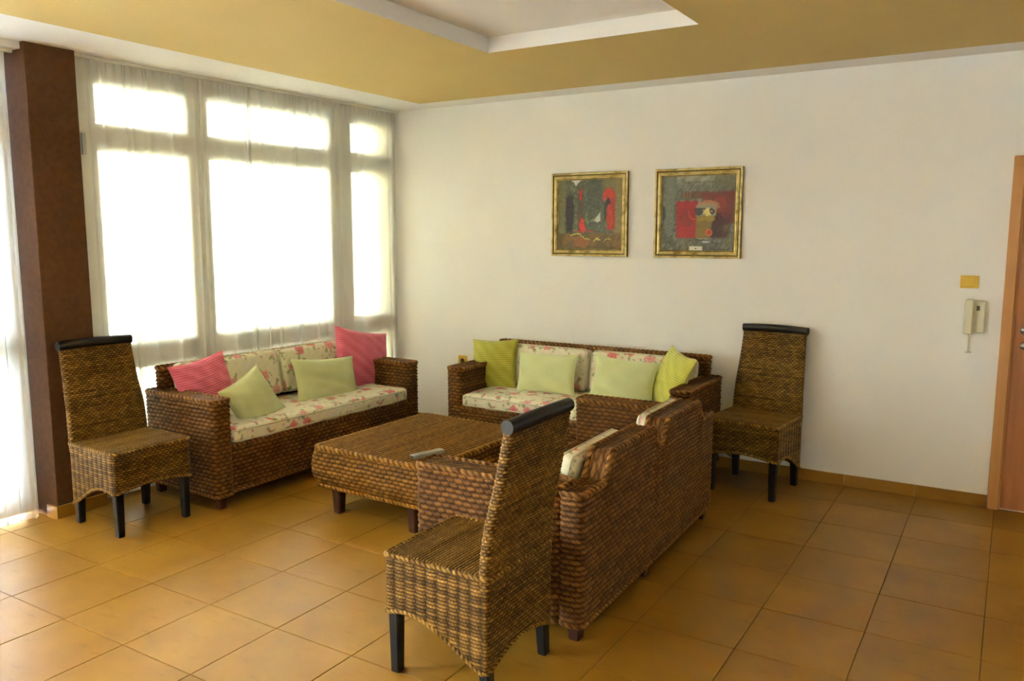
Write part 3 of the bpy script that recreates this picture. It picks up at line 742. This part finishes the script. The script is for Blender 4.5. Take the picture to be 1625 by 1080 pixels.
pillow('throw_pillow', .36, .38, .13, 'lime', True, (-1.835, 4.93, .635), (.75, -.66, 0), (.42, .22, 1), 'lime ribbed pillow leaning in the right corner of the back sofa', G2, 8, math.radians(-8))

# ------------------------------------------------------------------ paintings
def blotch(U, V, seed, sc):
    r = np.random.default_rng(seed); o = np.zeros_like(U)
    for k in range(14):
        a = r.uniform(0, 6.28); f = sc*r.uniform(.5, 2.2); o += np.sin(f*(U*math.cos(a)+V*math.sin(a))+r.uniform(0, 6.28)+1.3*np.sin(f*.7*(V-U)))/14**.5
    return o
def put(c, m, col, a=1.0): c += (lin(*col)-c)*(np.clip(m, 0, 1)*a)[..., None]
def rect_m(U, V, u0, u1, v0, v1, e=.012):
    return smooth01((U-u0)/e+.5)*smooth01((u1-U)/e+.5)*smooth01((V-v0)/e+.5)*smooth01((v1-V)/e+.5)
def ell(U, V, cu, cv, ru, rv, e=.25): return smooth01((1-np.sqrt(((U-cu)/ru)**2+((V-cv)/rv)**2))/e)
def stroke(U, V, pts, w):
    d = np.full(U.shape, 9.)
    for (a, b), (c, e) in zip(pts[:-1], pts[1:]):
        t = np.clip(((U-a)*(c-a)+(V-b)*(e-b))/((c-a)**2+(e-b)**2+1e-9), 0, 1); d = np.minimum(d, np.hypot(U-a-t*(c-a), V-b-t*(e-b)))
    return smooth01((w-d)/(w*.6))
def art_left(U, V):
    c = np.broadcast_to(lin(98, 100, 70), U.shape+(3,)).copy(); n = blotch(U, V, 1, 22); n2 = blotch(U, V, 2, 60); V = V+.006*n2; U = U+.006*n
    put(c, .5+.5*n, (66, 74, 56), .75); put(c, n2*.8-.1, (146, 144, 112), .5); put(c, blotch(U, V, 3, 110)-.3, (52, 54, 36), .5)
    put(c, rect_m(U, V, -.1, .14, 0, 1, .1), (128, 118, 66), .6); put(c, rect_m(U, V, .88, 1.1, 0, 1, .08), (136, 118, 66), .8)
    put(c, rect_m(U, V, .70, 1, .85, 1.1, .1), (130, 116, 74), .7); put(c, rect_m(U, V, .48, .68, .35, 1, .06), (66, 72, 60), .5)
    put(c, ell(U, V, .19, .52, .075, .34), (44, 36, 24), .95); put(c, rect_m(U, V, .12, .24, .18, .76, .03), (40, 30, 20), .8)
    put(c, ell(U, V, .36, .52, .06, .42), (78, 62, 44), .8); put(c, ell(U, V, .36, .79, .028, .095), (196, 44, 30)); put(c, ell(U, V, .38, .36, .045, .10), (200, 44, 34)); put(c, ell(U, V, .41, .30, .03, .07), (200, 44, 34))
    put(c, stroke(U, V, [(.26, .27), (.36, .25), (.46, .27), (.56, .26)], .016), (178, 52, 32), .8)
    put(c, smooth01((U-.52)*9)*smooth01((.68-U)*60)*smooth01((V-.39)*60)*smooth01((.39+(U-.50)*.95-V)*22), (206, 208, 184), .95)
    put(c, stroke(U, V, [(.56, .43), (.48, .38), (.44, .44)], .012), (134, 150, 92), .8)
    put(c, rect_m(U, V, .77, .90, .28, .80, .03), (160, 42, 18)); put(c, ell(U, V, .81, .79, .095, .095), (182, 50, 22)); put(c, ell(U, V, .73, .75, .03, .08), (190, 60, 60), .9)
    put(c, ell(U, V, .79, .66, .045, .09), (30, 24, 18)); put(c, ell(U, V, .75, .55, .035, .14), (40, 40, 26), .9); put(c, ell(U, V, .82, .48, .06, .19), (180, 56, 20))
    put(c, rect_m(U, V, 0, 1, -.1, .23, .05), (92, 72, 20), .9); put(c, smooth01(n*1.5)*rect_m(U, V, 0, 1, -.1, .23, .05), (130, 92, 24), .7)
    put(c, ell(U, V, .38, .10, .14, .09), (142, 84, 26), .8)
    put(c, stroke(U, V, [(.20, .195), (.30, .225), (.36, .22), (.42, .155), (.50, .15), (.52, .13)], .008), (214, 198, 84)); put(c, stroke(U, V, [(.58, .12), (.62, .15), (.67, .13), (.64, .17)], .009), (220, 206, 120)); put(c, stroke(U, V, [(.72, .12), (.80, .16), (.85, .14)], .007), (208, 188, 80))
    put(c, smooth01((V-.90-abs(U-.285)*0)*60)*smooth01((.085-abs(U-.285)-(1-V)*.9)*60), (226, 224, 212))
    c *= (1+.10*blotch(U, V, 12, 90))[..., None]
    return np.clip(c, 0, 1)
def art_right(U, V):
    c = np.broadcast_to(lin(106, 106, 88), U.shape+(3,)).copy(); n = blotch(U, V, 5, 20); n2 = blotch(U, V, 6, 55); U = U+.006*n; V = V+.005*n2
    put(c, .5+.6*n, (84, 84, 64), .7); put(c, n2*.8-.1, (152, 152, 134), .5); put(c, blotch(U, V, 8, 110)-.3, (62, 60, 44), .5); put(c, ell(U, V, .10, .6, .09, .5), (122, 124, 108), .7)
    put(c, rect_m(U, V, .20, .72, .93, 1.1, .03)*(.7+.3*n), (184, 182, 164), .95); put(c, rect_m(U, V, .70, 1, .82, 1, .08), (104, 100, 66), .6)
    put(c, rect_m(U, V, .28, 1.05, .70, .79, .03), (92, 58, 32), .9); put(c, rect_m(U, V, .55, 1.05, .36, .78, .05), (104, 36, 22), .95); put(c, rect_m(U, V, .68, .95, .17, .5, .05), (70, 32, 20), .95)
    put(c, ell(U, V, .80, .62, .10, .12), (142, 52, 32), .6); put(c, ell(U, V, .88, .52, .07, .10), (120, 46, 36), .6)
    for k in range(3): put(c, rect_m(U, V, .30+k*.045, .312+k*.045, .70, .79, .008), (150, 128, 72), .7)
    put(c, rect_m(U, V, .21, .50, .17, .67, .02), (152, 26, 20)); put(c, ell(U, V, .36, .44, .12, .14), (120, 30, 18), .7); put(c, stroke(U, V, [(.38, .53), (.385, .46), (.44, .42), (.47, .42)], .012), (200, 62, 50))
    lf = .475+.0*V; put(c, rect_m(U, V, .48, .76-.10*0, .17, .60, .015)*smooth01((.66+.11*(V-.17)/.43-U)*50), (128, 102, 40))
    put(c, ell(U, V, .64, .60, .17, .085), (150, 128, 92)); put(c, stroke(U, V, [(.50, .60), (.60, .66), (.72, .645), (.79, .58)], .018), (184, 96, 56), .8)
    put(c, rect_m(U, V, .48, .76, .46, .61, .015), (140, 134, 104), .9); put(c, ell(U, V, .52, .52, .06, .05), (46, 52, 50), .9); put(c, stroke(U, V, [(.46, .55), (.56, .565), (.64, .56)], .012), (30, 26, 20))
    put(c, ell(U, V, .64, .52, .045, .06), (212, 190, 98), .9); put(c, stroke(U, V, [(.66, .53), (.69, .56), (.73, .53), (.70, .49), (.66, .53)], .014), (44, 26, 18)); put(c, stroke(U, V, [(.58, .50), (.64, .57), (.68, .47)], .008), (224, 206, 130))
    put(c, rect_m(U, V, .50, .74, .40, .46, .02), (150, 124, 26), .9); put(c, ell(U, V, .66, .245, .05, .055), (192, 104, 46)); put(c, ell(U, V, .665, .245, .025, .03), (176, 44, 26))
    put(c, stroke(U, V, [(.50, .165), (.60, .16), (.70, .16)], .006), (190, 176, 130), .8); put(c, ell(U, V, .64, .12, .07, .02), (190, 186, 176), .9); put(c, stroke(U, V, [(.48, .14), (.62, .14), (.78, .09)], .010), (32, 28, 22), .8)
    put(c, ell(U, V, .02, .5, .035, .12), (44, 62, 44), .9); put(c, rect_m(U, V, .86, 1, .05, .35, .05)*(.5+.5*n), (112, 110, 78), .7)
    c *= (1+.10*blotch(U, V, 13, 90))[..., None]
    return np.clip(c, 0, 1)
def painting(x0, x1, z0, z1, fw, art, label, note):
    w, h = x1-x0, z1-z0; p = empty('framed_painting', ((x0+x1)/2, YB-.002, (z0+z1)/2)); tag(p, label, 'painting', 'framed paintings on the white wall')
    prof = [(0, 0), (0, .022), (.006, .028), (.013, .026), (.016, .018), (.022, .020), (.034, .024), (.040, .020), (.044, .014), (.050, .013), (fw, .008)]
    mi_ = [1, 0, 0, 1, 1, 0, 0, 0, 1, 0]
    q = MB(); v = []; f = []; n = len(prof)
    for (sx, sz) in ((-1, -1), (1, -1), (1, 1), (-1, 1)):
        for (i, dd) in prof: v.append((sx*(w/2-i), -dd, sz*(h/2-i)))
    q.add(v, []); 
    for k in range(4):
        for i in range(n-1): a = k*n+i; b = ((k+1) % 4)*n+i; q.f.append((a, b, b+1, a+1)); q.mi.append(mi_[i])
    q.build('picture_frame', M['gold'], p, mats=[M['gold'], M['gold_dark']])
    N = 150; iw, ih = w-2*fw+.004, h-2*fw+.004; a = np.linspace(0, 1, N); U, V = np.meshgrid(a, a, indexing='ij'); C = art(U, V)
    R_ = .0005*blotch(U, V, 9, 70)
    idx = np.arange(N*N).reshape(N, N); f = np.stack([idx[:-1, :-1], idx[1:, :-1], idx[1:, 1:], idx[:-1, 1:]], -1).reshape(-1, 4)
    mesh_obj('canvas', np.stack([(U-.5)*iw, -.006-R_, (V-.5)*ih], -1).reshape(-1, 3), f, M['oil'], p, True, paint=C.reshape(-1, 3))
    if note:
        q = MB(); cx = -.5*iw+.49*iw; q.box(cx-.045, cx+.045, -.0115, -.0085, -h/2+fw-.002, -h/2+fw+.026); o = q.build('paper_note', M['paper'], p); o['label'] = 'small white paper tag'
        q = MB(); q.box(cx-.004, cx+.006, -.0120, -.0114, -h/2+fw+.008, -h/2+fw+.015); q.build('ink_mark', M['phone_dark'], o)
painting(-2.912, -2.312, 1.402, 1.992, .052, art_left, 'gilt-framed abstract painting with an upright red shape, left of the two', False)
painting(-2.112, -1.518, 1.402, 1.992, .052, art_right, 'gilt-framed abstract painting with a dark red square, right of the two', True)

# ------------------------------------------------------------------ small wall fittings
sw = empty('light_switch', (-.212, YB-.001, 1.294)); tag(sw, 'gold light switch above the intercom handset', 'switch')
q = MB(); q.bbox(-.046, .046, -.009, 0, -.036, .036, .003); q.build('switch_plate', M['switch'], sw)
q = MB(); q.bbox(-.028, .028, -.014, -.006, -.024, .026, .003); q.build('rocker', M['switch'], sw)
ol = empty('wall_socket', (-3.725, YB-.001, .55)); tag(ol, 'yellow wall socket behind the left arm of the back sofa', 'socket')
q = MB(); q.bbox(-.042, .042, -.010, 0, -.042, .042, .003); q.build('socket_plate', M['switch'], ol)
q = MB(); q.tube([(0, -.012, 0), (0, -.008, 0)], .02, 16); q.build('socket_recess', M['phone_dark'], ol)
ph = empty('intercom_handset', (-.172, YB-.001, 1.10)); tag(ph, 'cream intercom handset on the wall below the gold switch', 'intercom')
q = MB(); q.bbox(-.020, .048, -.030, 0, -.092, .088, .008); q.build('intercom_base', M['phone'], ph)
q = MB()
for (z, w_, d0, d1) in ((.098, .020, .022, .052), (.06, .021, .030, .058), (0, .021, .034, .056), (-.06, .021, .030, .058), (-.096, .019, .024, .054)): pass
prof = [(.100, .014, .026, .050), (.092, .021, .020, .058), (.060, .022, .022, .060), (.03, .021, .034, .060), (-.04, .021, .034, .060), (-.065, .022, .022, .062), (-.094, .021, .020, .060), (-.102, .014, .026, .052)]
v = []; f = []
for (z, hwid, d0, d1) in prof: v += [(-.03-hwid, -d0, z), (-.03+hwid, -d0, z), (-.03+hwid, -d1+.006, z), (-.03+hwid-.006, -d1, z), (-.03-hwid+.006, -d1, z), (-.03-hwid, -d1+.006, z)]
for k in range(len(prof)-1):
    for i in range(6): j = (i+1) % 6; f.append((k*6+i, k*6+j, k*6+6+j, k*6+6+i))
f += [tuple(range(6)), tuple(range(len(prof)*6-1, len(prof)*6-7, -1))]
q.add(v, f); q.build('handset', M['phone'], ph, smooth=False)
q = MB(); q.bbox(.006, .022, -.033, -.028, .035, .062, .001); q.build('call_button', M['phone_dark'], ph)
pts = [(-.02+.006*math.cos(t*.9), -.014+.005*math.sin(t*.9), -.09-.0020*t) for t in range(0, 58)]
q = MB(); q.tube(pts, .0022, 6); q.bbox(-.036, -.006, -.008, 0, -.212, -.204, .002); q.build('cord', M['phone'], ph, smooth=True)
